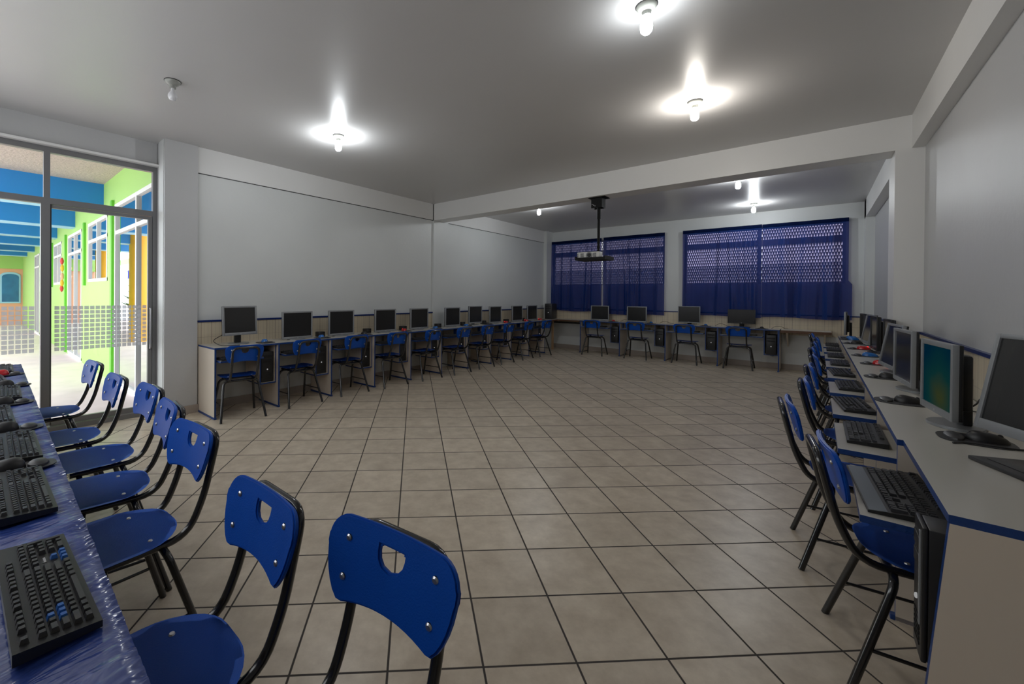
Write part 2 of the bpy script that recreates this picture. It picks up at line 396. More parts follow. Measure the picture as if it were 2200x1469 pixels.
# back wall with two window openings
WZ0, WZ1 = 1.53, 2.57
W1, W2 = (-4.93, -2.385), (-2.02, .36)
w = MB()
w.box((XL-.15, YB, 0), (XR+.15, YB+.15, WZ0)); w.box((XL-.15, YB, WZ1), (XR+.15, YB+.15, ZC))
for a, b in ((XL-.15, W1[0]), (W1[1], W2[0]), (W2[1], XR+.15)): w.box((a, YB, WZ0), (b, YB+.15, WZ1))
struct('wall_back', w, M['wall'])
def window(name, x0, x1, muls, pane='lattice'):
    root = bpy.data.objects.new(name, None); COL.objects.link(root); root['kind'] = 'structure'
    f = MB(); y0, y1 = YB+.05, YB+.10
    for a, b in ((x0, x0+.04), (x1-.04, x1)): f.box((a, y0, WZ0), (b, y1, WZ1))
    for a, b in ((WZ0, WZ0+.03), (WZ1-.03, WZ1), (2.24, 2.345)): f.box((x0+.04, y0, a), (x1-.04, y1, b))
    for x in muls: f.box((x-.03, y0-.003, WZ0+.03), (x+.03, y1+.003, WZ1-.03))
    f.build('window_frame', M['winframe'], root)
    MB().box((x0+.03, YB+.072, WZ0+.02), (x1-.03, YB+.078, WZ1-.02)).build('pane', M[pane], root)
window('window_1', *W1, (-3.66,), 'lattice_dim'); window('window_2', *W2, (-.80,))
# front wall behind the camera, solid and out of view
sbox('wall_front', (XL-.3, YF-.15, 0), (XR+.15, YF, ZC), M['wall'])
# wainscot, cap rail, baseboards
sbox('wainscot_left', (XL, 1.635, .70), (XL+.012, YB, .965), M['wains_y'])
sbox('wainscot_right', (XR-.012, YF, .62), (XR, 5.38, .985), M['wains_y'])
sbox('wainscot_back', (XL, YB-.012, .62), (XR, YB, .965), M['wains_x'])
t = MB(); t.box((XL, 1.635, .965), (XL+.02, YB, .985)); t.box((XL+.02, YB-.02, .965), (XR-.02, YB, .985)); struct('trim_2', t, M['bluecap'])
t = MB(); t.box((XR-.022, YF, .985), (XR, 5.38, 1.005)); t.box((XR-.022, 5.77, .985), (XR, YB-.02, 1.005)); t.box((.478, 5.358, .985), (.50, 5.79, 1.005)); t.box((.50, 5.358, .985), (XR-.022, 5.38, 1.005))
struct('trim_3', t, M['bluecap'])
t = MB(); t.box((.488, 5.368, .62), (.50, 5.78, .985)); t.box((.50, 5.368, .62), (XR-.012, 5.38, .985)); t.box((XR-.012, 5.77, .62), (XR, YB, .985)); struct('wainscot_column', t, M['wains_y'])
sbox('baseboard_left', (XL, 1.64, 0), (XL+.012, YB, .09), M['base'])
sbox('baseboard_column', (XL-.24, 1.313, 0), (XL+.042, 1.647, .085), M['base'])
sbox('baseboard_back', (XL+.013, YB-.012, 0), (XR, YB, .10), M['base'])
sbox('baseboard_right', (XR-.012, YF, 0), (XR, YB-.013, .09), M['base'])

# ------------------------------------------------------------------ glazed door in the left wall
door = bpy.data.objects.new('door_1', None); COL.objects.link(door); door['kind'] = 'structure'
dx0, dx1 = XD-.03, XD+.03
f = MB()
f.box((dx0, -.5, 2.555), (dx1, 1.325, 2.605)); f.box((dx0, -.5, 2.085), (dx1, 1.2845, 2.14)); f.box((dx0, 1.285, .0), (dx1, 1.325, 2.555))
f.box((dx0, .443, 2.14), (dx1, .487, 2.555)); f.box((dx0-.01, .425, .06), (dx1+.005, .487, 2.085)); f.box((dx0, -.5, 0), (dx1+.02, 1.285, .045))
f.build('door_frame', M['alu'], door)
MB().box((dx1-.012, .488, .06), (dx1, .497, 2.085)).build('gasket', M['aludark'], door)
p = MB()
p.box((XD-.003, -.5, .05), (XD+.003, .43, 2.08)); p.box((XD-.003, -.5, 2.145), (XD+.003, .44, 2.55)); p.box((XD-.003, .49, 2.145), (XD+.003, 1.28, 2.55))
p.build('fixed_pane', M['glass'], door)
leaf = MB(); leaf.box((XD-.015, 1.245, .05), (XD+.02, 1.283, 2.08)); leaf.box((XD-.015, .49, .05), (XD+.02, 1.245, .10)); leaf.box((XD-.015, .49, 2.05), (XD+.02, 1.245, 2.08))
leaf = leaf.build('sliding_leaf', M['alu'], door)
MB().box((XD-.004, .49, .10), (XD+.002, 1.245, 2.05)).build('leaf_pane', M['glass'], leaf)
h = MB(); h.tube(fillet([(XD+.02, 1.262, .70), (XD+.055, 1.262, .70), (XD+.055, 1.262, 1.12), (XD+.02, 1.262, 1.12)], .02), .008)
h.build('handle', M['rivet'], leaf, .8)
st = MB()
for r in range(10):
    z = .735+r*.0425
    y = 1.235-.034
    while y > -.48:
        if not (.40 < y+.034 and y < .50): st.box((XD+.0035, y, z), (XD+.0045, y+.034, z+.034))
        y -= .0425
st.build('frosted_film', M['frost'], door)

# ------------------------------------------------------------------ outside the door: a roofed walkway
YG = 1.38
sbox('walkway_floor', (-24, -6, -.12), (XD-.03, YG, -.02), M['walkway'])
sbox('walkway_ceiling', (-24, -.75, 2.95), (XD-.06, YG+.2, 3.1), M['stucco'])
for i, x in enumerate((-8.4, -11.05, -13.6, -16.2, -18.8, -21.4)):
    b = MB().box((x-.16, -.75, 2.56), (x+.16, YG, 2.95)); b.box((x-.165, -.75, 2.545), (x+.165, YG, 2.56), 1)
    struct('walkway_beam_%d' % (i+1), b, [M['bluebeam'], M['bluelight']])
ops = [(-7.46, -5.35, 0, 2.53), (-9.49, -7.95, 1.455, 2.465), (-11.75, -10.15, 0, 2.45), (-14.0, -12.7, 1.45, 2.42), (-16.2, -14.8, 1.45, 2.42), (-18.6, -17.2, 0, 2.42)]
g = MB(); g.box((-24, YG, 2.53), (XD-.03, YG+.15, 3.0)); xs = sorted(ops); prev = -24
for a, b, z0, z1 in xs:
    g.box((prev, YG, -.02), (a, YG+.15, 2.53))
    if z0 > 0: g.box((a, YG, -.02), (b, YG+.15, z0))
    if z1 < 2.53: g.box((a, YG, z1), (b, YG+.15, 2.53))
    prev = b
g.box((prev, YG, -.02), (XD-.03, YG+.15, 2.53)); struct('wall_green', g, M['green'])
for i, (a, b, z0, z1) in enumerate(ops):
    isd = z0 == 0
    o = bpy.data.objects.new(('door_%d' % (2+(i > 0)+(i > 2))) if isd else 'window_%d' % (3+(i > 2)+(i > 3)), None); COL.objects.link(o); o['kind'] = 'structure'
    f = MB(); t = .05; y0, y1 = YG-.01, YG+.05; mid = (a+b)/2 if i else -6.3; zt = z0+(z1-z0)*(.66 if not isd else .83)
    z0 = max(z0, -.02)
    for q in (a, b-t, mid-t/2): f.box((q, y0, z0), (q+t, y1, z1))
    for q in (z0, z1-t, zt): f.box((a, y0+.002, q), (b, y1-.002, q+t))
    f.build('door_frame' if isd else 'window_frame', M['whitepaint'], o)
    MB().box((a+.03, YG+.018, z0+.03), (b-.03, YG+.024, z1-.03)).build('pane', M['glass_out'], o)
    MB().box((a+.02, YG+.10, z0+.01), (b-.02, YG+.11, z1-.01)).build('dark_interior', M['lilac'], o)
for i, (x, z0, z1) in enumerate(((-7.56, 0, 2.6), (-9.78, 1.40, 2.52), (-12.0, 0, 2.5), (-14.25, 1.4, 2.5))):
    sbox('trim_%d' % (10+i), (x-.05, YG-.035, max(z0, -.02)), (x+.05, YG, z1), M['greendark'])
sbox('wall_end', (-24, -.8, -.02), (-23.2, YG, 3.0), M['salmon'])
sbox('trim_20', (-23.2, -.8, 2.15), (-23.1, YG, 2.95), M['green'])
ew = bpy.data.objects.new('window_9', None); COL.objects.link(ew); ew['kind'] = 'structure'
def arch(x0, x1, z0, z1, s):
    n = 10; cx = (x0+x1)/2; hw = (x1-x0)/2
    return [(x0, z0), (x1, z0)]+[(cx+hw*math.cos(PI*k/n), z1-hw*.5+hw*.5*math.sin(PI*k/n)) for k in range(n+1)]
mt = Matrix(((0, 0, 1, -23.2), (1, 0, 0, 0), (0, 1, 0, 0), (0, 0, 0, 1)))
MB().prism(arch(.76, 1.32, .82, 2.02, 0), .0, .03, 0, 0, mt).build('window_frame', M['bluelight'], ew)
MB().prism(arch(.81, 1.27, .88, 1.95, 0), .0, .04, 0, 0, mt).build('pane', M['bluewin'], ew)
for i, x in enumerate((-13.5, -18.0)):
    c = MB().lathe([(.25, -.02), (.25, 2.9), (.25, 2.945)], 24); o = c.build('column_%d' % (8+i), M['yellow'], None, .8); o.location = (x, -.25, 0); o['kind'] = 'structure'
# courtyard wall with blue letters that the panes mirror
cw = MB().box((-36, -2.85, -.1), (-19, -2.65, 2.75)); cw.box((-36, -2.85, 2.75), (-19, -2.62, 3.0), 1); struct('wall_courtyard', cw, [M['whitepaint'], M['green']])
def letter(strokes, x0, z0, s, label):
    b = MB()
    for (ax, az, bx, bz) in strokes: b.tube([Vector((x0-ax*s*1.3, -2.60, z0+az*s)), Vector((x0-bx*s*1.3, -2.60, z0+bz*s))], .035, 6)
    tag(b.build('painted_letter', M['letter']), label, 'lettering')
letter([(0, 0, 0, 1), (0, 1, .7, 0), (.7, 0, .7, 1)], -25.0, 2.0, .36, 'blue capital N on the white courtyard wall, seen mirrored in the green wall door')
letter([(0, 0, 0, 1), (-.2, 0, .2, 0), (-.2, 1, .2, 1)], -26.2, 2.0, .36, 'blue capital I on the white courtyard wall, seen mirrored in the green wall door')
def plant(x, y, n, label, seed):
    rnd = random.Random(seed); root = thing('potted_plant', label, 'plant', (x, y, -.02)); root.scale = (1.35, 1.35, 1.45)
    MB().lathe([(.0, 0), (.16, 0), (.21, .34), (.18, .34), (.17, .30), (0, .30)], 18).build('pot', M['redp'], root, .6)
    b = MB()
    for i in range(n):
        a = rnd.uniform(0, 2*PI); e = rnd.uniform(.2, 1.4); l = rnd.uniform(.35, .75); wd = rnd.uniform(.03, .06)
        d = Vector((math.cos(a)*math.cos(e), math.sin(a)*math.cos(e), math.sin(e))); sd = Vector((-math.sin(a), math.cos(a), 0))*wd; p0 = Vector((0, 0, .3+rnd.uniform(0, .35)))
        m1 = p0+d*l*.5; t1 = p0+d*l+Vector((0, 0, -.12*l))
        b.faces([p0, m1+sd, t1, m1-sd], [(0, 1, 2, 3)])
    b.build('foliage', M['leaf'], root)
plant(-15.0, -.95, 110, 'leafy green plant in a red pot by the yellow column outside', 3)
plant(-16.4, -1.05, 90, 'leafy green plant in a red pot, farther along the walkway', 5)
d = MB()
for k, (m_, z) in enumerate(((0, 1.95), (1, 1.80), (2, 1.62), (1, 1.48), (0, 1.36))):
    d.lathe([(0, z-.09), (.025, z-.05), (.035, z), (.02, z+.06), (0, z+.08)], 10, m_, Matrix.Translation((-12.25+.05*math.sin(k), YG-.045, 0)))
tag(d.build('hanging_ornament', [M['redp'], M['yellow'], M['salmon']], None, .8), 'small red and yellow hanging ornament on the green wall outside', 'ornament')
sbox('neighbour_wall', (-12, 13.5, -.5), (6, 13.8, 2.12), M['hill'])

# ------------------------------------------------------------------ chair
def make_chair():
    root = thing('school_chair', '', 'chair')
    # seat: rings of a rounded outline, dished, front edge rolled down
    b = MB(); out = [(x, y) for x, y in rr_outline(.37, .385, .15, 8)]; n = len(out)
    def zt(x, y): return .424+.05*(x*x)*4-.02*max(0, (y-.10)/.09)**2+.012*max(0, (-y-.10)/.09)**2
    rings = []; SY = .04
    for sc in (1, .9, .7, .4):
        rings.append([b.bm.verts.new((x*sc, y*sc+SY, zt(x*sc, y*sc))) for x, y in out])
    cv = b.bm.verts.new((0, SY, zt(0, 0)))
    for A, B in zip(rings, rings[1:]):
        for k in range(n): b.bm.faces.new((A[k], A[(k+1) % n], B[(k+1) % n], B[k]))
    for k in range(n): b.bm.faces.new((rings[-1][k], rings[-1][(k+1) % n], cv))
    geo = bmesh.ops.solidify(b.bm, geom=list(b.bm.faces), thickness=.014)
    bmesh.ops.recalc_face_normals(b.bm, faces=b.bm.faces)
    es = [e for e in b.bm.edges if e.is_manifold and e.calc_face_angle(0) > 1.0]
    bmesh.ops.bevel(b.bm, geom=es, offset=.004, segments=2, affect='EDGES')
    for x in (-.115, .115):
        for y in (-.09, .10):
            b.lathe([(.0, .004), (.006, .0035), (.008, .0)], 10, 1, Matrix.Translation((x, y+SY, zt(x, y)+.0)))
    b.build('seat', [M['chair'], M['rivet']], root, .7)
    # backrest in columns with the D-shaped grip hole
    b = MB(); W = .185; H0, H1 = 0, .178
    xs = [W*math.sin(PI/2*(k/13)) for k in range(-13, 14)]
    hx = .036
    xs = sorted(set([round(v, 5) for v in xs if abs(abs(v)-hx) > .008]+[hx, -hx, hx*.6, -hx*.6, 0, hx*.9, -hx*.9]))
    def top(x):
        r = .05; k = abs(x)-(W-r)
        return H1-(r-math.sqrt(max(0, r*r-k*k)) if k > 0 else 0)
    def bot(x):
        ax = abs(x); ar = .016*(1-(ax/.13)**2) if ax < .13 else 0
        if ax > .13:
            t = (ax-.13)/(W-.13); return .0+.125*(1-math.sqrt(max(0, 1-t*t)))**.8
        return ar
    def pt(x, h):
        y = -.215-.045*(h/H1)+.55*x*x; return (x, y+.012, .583+h)
    cols = []
    for x in xs:
        t_, b_ = top(x), bot(x)
        if abs(x) <= hx+1e-6:
            ht = .142; dd = math.sqrt(max(0, 1-(x/hx)**2)); hb = .128-.032*dd
            lv = [b_, (b_+hb)/2, hb, ht, t_]
        else: lv = [b_, b_+(t_-b_)*.33, b_+(t_-b_)*.6, b_+(t_-b_)*.78, t_]
        cols.append([b.bm.verts.new(pt(x, h)) for h in lv])
    for i in range(len(xs)-1):
        for k in range(4):
            if k == 2 and abs(xs[i]) <= hx+1e-6 and abs(xs[i+1]) <= hx+1e-6: continue
            b.bm.faces.new((cols[i][k], cols[i+1][k], cols[i+1][k+1], cols[i][k+1]))
    bmesh.ops.remove_doubles(b.bm, verts=b.bm.verts, dist=.0002)
    bmesh.ops.recalc_face_normals(b.bm, faces=b.bm.faces)
    ya = sum(v.co.y for v in b.bm.verts)/len(b.bm.verts)
    bmesh.ops.solidify(b.bm, geom=list(b.bm.faces), thickness=.014)
    yb_ = sum(v.co.y for v in b.bm.verts)/len(b.bm.verts)
    for v in b.bm.verts: v.co.y += ya-yb_
    bmesh.ops.recalc_face_normals(b.bm, faces=b.bm.faces)
    es = [e for e in b.bm.edges if e.is_manifold and e.calc_face_angle(0) > 1.0]
    bmesh.ops.bevel(b.bm, geom=es, offset=.004, segments=2, affect='EDGES')
    for x in (-.125, .125):
        for h in (.055, .135):
            px, py, pz = pt(x, h)
            for sg in (1, -1):
                b.lathe([(.0085, -.0085), (.0085, .0085), (.0055, .0115), (0, .012)], 10, 1, Matrix.Translation((px, py, pz)) @ Matrix.Rotation(-PI/2*sg, 4, 'X'))
    b.build('backrest', [M['chair'], M['rivet']], root, .7)
    r = .0125
    y0 = -.255
    path = [(.125, .12, .398), (.125, -.165, .398), (.125, -.222, .53), (.125, -.271, .741), (-.125, -.271, .741), (-.125, -.222, .53), (-.125, -.165, .398), (-.125, .12, .398)]
    MB().tube(fillet(path, [0, .07, .05, .055, .055, .05, .07, 0], 6), r, 10).build('back_frame', M['tube'], root, 1.2)
    for sx in (1, -1):
        for sy in (1, -1):
            p = [(0, sy*.085, .386), (sx*.165, sy*.085, .386), (sx*.215, sy*.2, .0)]
            MB().tube(fillet(p, .05, 6), r, 10).build('leg', M['tube'], root, 1.2)
        MB().tube([(sx*.196, -.153, .155), (sx*.196, .153, .155)], .006, 8).build('stretcher', M['tube'], root, 1.2)
    return root
chairs = Row(make_chair())
GA = 'blue chairs at the left wall desks'
for i, (x, y, a) in enumerate(((-4.312, 1.855, 82), (-4.373, 2.589, 91.5), (-4.39, 3.298, 90), (-4.35, 3.969, 89), (-4.32, 4.676, 90), (-4.28, 5.363, 90), (-4.303, 6.067, 88), (-4.314, 6.758, 90), (-4.31, 7.49, 92), (-4.255, 8.13, 86))):
    a = R(a); chairs.put((x-.2*math.sin(a), y+.2*math.cos(a), 0), a, 'blue plastic chair at the left wall desks, %s from the glass door' % ORD[i], GA)
for i, (x, y, a) in enumerate(((-3.60, 8.94, 4), (-2.74, 9.02, 1), (-1.865, 9.04, -1), (-1.03, 9.07, 1))):
    a = R(a); chairs.put((x-.2*math.sin(a), y+.2*math.cos(a), 0), a, 'blue plastic chair at the curtained back wall, %s from the corner tower' % ORD[i], 'blue chairs at the back wall desks')
for i, (x, y, a) in enumerate(((.263, 2.145, -83), (.135, 2.86, -84), (.195, 3.63, -90), (.21, 4.42, -90), (.23, 5.2, -88), (.218, 5.94, -91), (.23, 6.70, -90), (.25, 7.46, -90), (.20, 8.24, -90))):
    chairs.put((x, y, 0), R(a), 'blue plastic chair tucked under the right wall desks, %s from the near end panel' % ORD[i], 'blue chairs at the right wall desks')
for i, (x, y, a) in enumerate(((-.66, .385, 186), (-1.085, .29, 180), (-1.82, .36, 183.5), (-2.31, .40, 174), (-2.79, .44, 180), (-3.29, .38, 180), (-4.05, .385, 181.5))):
    chairs.put((x, y, 0), R(a), 'blue plastic chair at the table with the shiny blue cover, %s from the near end' % ORD[i], 'blue chairs at the covered table')

# ------------------------------------------------------------------ desk units
DZ = .725
def board(mb, a, b, thick):
    e = {k: 1 for k in ('-x', '+x', '-y', '+y', '-z', '+z') if k[1] != thick}
    mb.box(a, b, 0, 0, e)
def make_desk(w, dep, left, tray_out, slot, lean=0, t=.018):
    root = thing('computer_desk', '', 'desk')
    b = MB(); board(b, (0, 0, DZ-t), (w, dep, DZ), 'z'); b.build('worktop', [M['desk'], M['edge']], root)
    def side(x):
        b = MB(); board(b, (x, .002, 0), (x+t, dep, DZ-t-.0001), 'x')
        if lean:
            for v in b.bm.verts:
                if v.co.z < .1 and v.co.y < .1: v.co.y -= lean
        p = b.build('side_panel', [M['deskside'], M['edge']], root)
        MB().box((x-.006, -.012-lean, 0), (x+t, dep, .02), 0, .002).build('foot_strip', M['edge'], p)
    side(w-t)
    if left: side(0)
    b = MB(); board(b, (.03, -tray_out, .594-t*.9), (w-slot-.03, .32-tray_out, .596), 'z'); b.build('keyboard_tray', [M['desk'], M['edge']], root)
    MB().box((t+.0001, .10, .5962), (.029, .16, DZ-t-.001)).build('tray_bracket', M['edge'], root)
    MB().box((w-slot-.0305, .10, .5962), (w-slot-.0185, .16, DZ-t-.001)).build('tray_bracket', M['edge'], root)
    b = MB(); x0, x1 = w-slot-.018, w-t-.0005
    board(b, (x0, .05, .272), (x1, .40, .287), 'z'); board(b, (x0, .05, .2871), (x0+.015, .40, DZ-t-.0002), 'x'); board(b, (x1-.012, .05, .2871), (x1, .40, DZ-t-.0002), 'x')
    b.build('tower_shelf', [M['deskside'], M['edge']], root)
    return root
def make_tower(w=.135, d=.36, h=.34):
    root = thing('computer_tower', '', 'computer tower')
    MB().box((-w/2, .012, .004), (w/2, d, h), 0, .004).build('case', M['dark'], root, .6)
    f = MB().box((-w/2, 0, .002), (w/2, .0118, h+.002), 0, .004)
    f.box((-w/2+.012, -.003, h*.80), (w/2-.012, .001, h*.90), 1, .001); f.box((-w/2+.012, -.003, h*.66), (w/2-.012, .001, h*.76), 1, .001)
    for k in range(6): f.box((-w/2+.02, -.002, h*.1+k*.014), (w/2-.02, .001, h*.1+k*.014+.006), 1)
    f = f.build('front_panel', [M['black'], M['darker']], root, .6)
    MB().lathe([(0, .006), (.007, .004), (.008, 0)], 12, 0, Matrix.Translation((0, -.001, h*.42)) @ Matrix.Rotation(PI/2, 4, 'X')).build('power_button', M['led'], f)
    return root
towers = Row(make_tower())
PL = .695; PB = .886; PR = .765
dl0 = make_desk(PL, .468, True, .075, .19); dl = Row(make_desk(PL, .468, False, .075, .19))
for i in range(10):
    lab = 'white computer desk with blue edges along the left wall, %s from the glass door' % ORD[i]; gp = 'desk units along the left wall'
    loc = (-4.53, 1.65+PL*i, 0)
    if i == 0: dl0.location = loc; dl0.rotation_euler = (0, 0, R(90)); tag(dl0, lab, None, gp)
    else: dl.put(loc, R(90), lab, gp)
    towers.put((-4.53-.075, loc[1]+PL-.108, .2872), R(90), 'black computer tower on the shelf of the left wall desk %s from the glass door' % ORD[i], 'computer towers along the left wall')
db0 = make_desk(PB, .445, True, .06, .20); db = Row(make_desk(PB, .445, False, .06, .20))
for i in range(4):
    lab = 'white computer desk under the curtains, %s from the back corner tower' % ORD[i]; gp = 'desk units along the back wall'
    loc = (-4.01+PB*i, 9.27, 0)
    if i == 0: db0.location = loc; tag(db0, lab, None, gp)
    else: db.put(loc, 0, lab, gp)
    towers.put((loc[0]+PB-.113, 9.275, .2872), 0, 'black computer tower below the curtains in the %s back wall desk from the corner' % ORD[i], 'computer towers along the back wall')
YR0 = 1.70
dr0 = make_desk(PR, .412, False, .152, .165, .055, t=.023); drl = make_desk(PR, .412, True, .165, .165, t=.023); dr = Row(make_desk(PR, .412, False, .165, .165, t=.023))
for i in range(9):
    lab = 'white computer desk along the right wall, %s from the near end panel' % ORD[i]; gp = 'desk units along the right wall'
    loc = (.262 if i == 0 else .245, YR0+PR*(i+1), 0)
    if i == 0: dr0.location = loc; dr0.rotation_euler = (0, 0, R(-90)); tag(dr0, lab, None, gp)
    elif i == 8: drl.location = loc; drl.rotation_euler = (0, 0, R(-90)); tag(drl, lab, None, gp)
    else: dr.put(loc, R(-90), lab, gp)
nt_ = make_tower(.115, .36, .37); MB().box((.04, -.004, .10), (.05, .0005, .36), 0, .001).build('silver_stripe', M['silver'], nt_)
nt_.children[0].data.materials[0] = M['black']
nt_.location = (.222, YR0+.097, .2872); nt_.rotation_euler = (0, 0, R(-90)); tag(nt_, 'black computer tower with a silver stripe beside the near end panel of the right desks', None, 'computer towers along the right wall')
rt = Row(make_tower(.10, .36, .36))
for i in range(1, 9):
    rt.put((.305, YR0+PR*i+.094, .2872), R(-90), 'slim black computer tower in the %s right wall desk from the near end' % ORD[i], 'computer towers along the right wall')
# the two brown-edged shelves that close the back corners
c = thing('corner_shelf', 'brown-edged corner shelf between the left desks and the back desks', 'shelf', (0, 0, 0))
b = MB(); b.box((-4.985, 9.24, DZ-.03), (-4.02, 9.71, DZ), 1, 0, {'+z': 0}); b.box((-4.985, 8.61, DZ-.03), (-4.55, 9.239, DZ), 1, 0, {'+z': 0}); b.build('shelf_board', [M['desk'], M['brown']], c)
MB().box((-4.70, 9.25, 0), (-4.66, 9.29, DZ-.0301)).build('leg', M['wood'], c)
MB().box((-4.985, 9.60, .62), (-4.02, 9.63, .655)).build('cable_rail', M['black'], c)
c = thing('wall_shelf', 'brown-edged shelf on the back wall beyond the last back desk', 'shelf', (0, 0, 0))
MB().box((-.455, 9.27, DZ-.045), (.19, 9.71, DZ), 1, 0, {'+z': 0}).build('shelf_board', [M['desk'], M['brown']], c)
for x in (-.38, .10): MB().poly([(x, 9.32, .68), (x+.02, 9.32, .68), (x+.02, 9.70, .68), (x, 9.70, .68), (x, 9.70, .42), (x+.02, 9.70, .42)], [(0, 1, 2, 3), (0, 3, 4), (1, 5, 2), (0, 4, 5, 1), (3, 2, 5, 4)]).build('bracket', M['deskside'], c)

# ------------------------------------------------------------------ monitors
def make_monitor(w=.40, h=.33, zb=.012, tilt=0, bez=.018, chin=.026, frame='silver', scr='screen', base='round', depth=.055, y0=-.02, back='black'):
    """faces local -y; head bottom edge zb above the desk"""
    root = thing('computer_monitor', '', 'monitor')
    mt = Matrix.Translation((0, y0, zb)) @ Matrix.Rotation(-tilt, 4, 'X')
    f = MB()
    f.box((-w/2, 0, 0), (-w/2+bez, .02, h), 0, .002, mtx=mt); f.box((w/2-bez, 0, 0), (w/2, .02, h), 0, .002, mtx=mt)
    f.box((-w/2+bez, 0, 0), (w/2-bez, .02, chin), 0, .002, mtx=mt); f.box((-w/2+bez, 0, h-bez), (w/2-bez, .02, h), 0, .002, mtx=mt)
    f.build('bezel', M[frame], root, .6)
    MB().box((-w/2+bez, .006, chin), (w/2-bez, .019, h-bez), mtx=mt).build('screen', M[scr], root)
    hb = MB(); hb.box((-w/2+.002, .0202, .002), (w/2-.002, .032, h-.002), 0, .003, mtx=mt); hb.box((-w*.36, .0322, h*.12), (w*.36, depth, h*.86), 0, .012, mtx=mt)
    for k in range(10): hb.box((-w*.3, depth, h*.5+k*.009), (w*.3, depth+.0015, h*.5+k*.009+.004), 1, mtx=mt)
    hb.build('housing', [M[back], M['darker']], root, .6)
    p = mt @ Vector((0, depth-.002, h*.35))
    nk = MB(); nk.box((-.035, p.y, .012), (.035, p.y+.03, p.z+.06), 0, .006); nk.build('stand', M['black'], root, .6)
    yb = p.y
    if base == 'round':
        bs = MB(); bs.prism([(.115*math.cos(2*PI*k/28), yb-.01+.085*math.sin(2*PI*k/28)) for k in range(28)], 0, .012, 0, .004); bs.build('base', M['silver' if frame == 'silver' else 'black'], root, .6)
    else:
        bs = MB(); bs.box((-.13, yb-.14, 0), (.13, yb+.08, .014), 0, .004); bs.box((-.10, yb-.11, .014), (.10, yb+.0, .0165), 1, .001); bs.build('base', [M['dark'], M['black']], root, .6)
    MB().box((-.006, -.0015, .009), (.006, .001, .017), mtx=mt).build('logo_badge', M['rivet'], root)
    return root
mon = Row(make_monitor())
big = make_monitor(.385, .32, .10, R(4), .02, .03, base='round', y0=-.03)
Lm = [(-4.72, 1.985, 95), (-4.72, 2.675, 90), (-4.72, 3.315, 90), (-4.72, 4.085, 90), (-4.72, 4.795, 90), (-4.72, 5.62, 90), (-4.72, 6.28, 90), (-4.72, 6.935, 90), (-4.72, 7.75, 90), (-4.72, 8.38, 88)]
for i, (x, y, a) in enumerate(Lm):
    a = R(a); loc = (x-.02*math.sin(a), y, DZ); gp = 'monitors along the left wall'
    if i == 0:
        big.location = loc; big.rotation_euler = (0, 0, a); tag(big, 'raised silver monitor on the left wall desk beside the glass door', None, gp)
    elif i == 6:
        o = make_monitor(.40, .325, .032); o.location = loc; o.rotation_euler = (0, 0, a); tag(o, 'silver monitor on the left wall desks, seventh from the glass door, slightly raised', None, gp)
    else: mon.put(loc, a, 'silver square monitor on the left wall desks, %s from the glass door' % ORD[i], gp)
for i, (x, a) in enumerate(((-3.65, 3), (-2.86, 0))):
    mon.put((x, 9.52, DZ), R(a), ('silver square monitor at the back wall nearest the corner tower', 'silver square monitor at the back wall, second from the corner tower')[i], 'monitors along the back wall')
o = make_monitor(.385, .325, .045, 0, .012, .014); o.location = (-1.88, 9.52, DZ); tag(o, 'thin-framed silver monitor below the gap between the curtained windows', None, 'monitors along the back wall')
o = make_monitor(.42, .26, .072, 0, .010, .014, 'black', base='rect'); o.location = (-1.03, 9.52, DZ); tag(o, 'wide black monitor at the right end of the back wall desks', None, 'monitors along the back wall')
def rmon(x, y, yaw, zb, label, **k):
    a = R(yaw); o = make_monitor(zb=zb-DZ, y0=0, **k)
    o.location = (x, y, DZ); o.rotation_euler = (0, 0, a); tag(o, label, None, 'monitors along the right wall'); return o
rmon(.515, 2.25, -66, .825, 'large silver monitor leaning back at the near end of the right wall desks', w=.42, h=.345, tilt=R(10), bez=.017, chin=.035, base='rect')
rmon(.40, 2.89, -83, .775, 'silver monitor showing a teal desktop picture', w=.36, h=.32, bez=.022, chin=.03, scr='teal', depth=.075)
rmon(.395, 3.83, -85, .765, 'upright silver monitor behind the teal-screened one', w=.40, h=.33, depth=.075)
rmon(.39, 4.62, -84, .768, 'silver monitor tilted back, fourth along the right wall desks', w=.40, h=.33, tilt=R(9))
rmon(.47, 5.45, -88, .77, 'black monitor seen edge-on, fifth along the right wall desks', w=.38, h=.33, frame='black')
rmon(.44, 6.2, -87, .76, 'black monitor seen edge-on, sixth along the right wall desks', w=.38, h=.34, frame='black')
rmon(.415, 6.94, -85, .768, 'silver monitor tilted back, third from the far end of the right wall', w=.40, h=.335, tilt=R(9))
rmon(.45, 7.65, -84, .765, 'dark monitor next to last at the far end of the right wall', w=.38, h=.32, frame='black')
rmon(.30, 8.35, -93, .765, 'silver-edged monitor at the far end of the right wall desks', w=.38, h=.32)

# black tower standing on the corner shelf
tw = make_tower(.17, .36, .365); tw.location = (-4.79, 9.25, DZ); tw.rotation_euler = (0, 0, R(8)); tag(tw, 'black computer tower standing on the corner shelf beside the curtain', None)

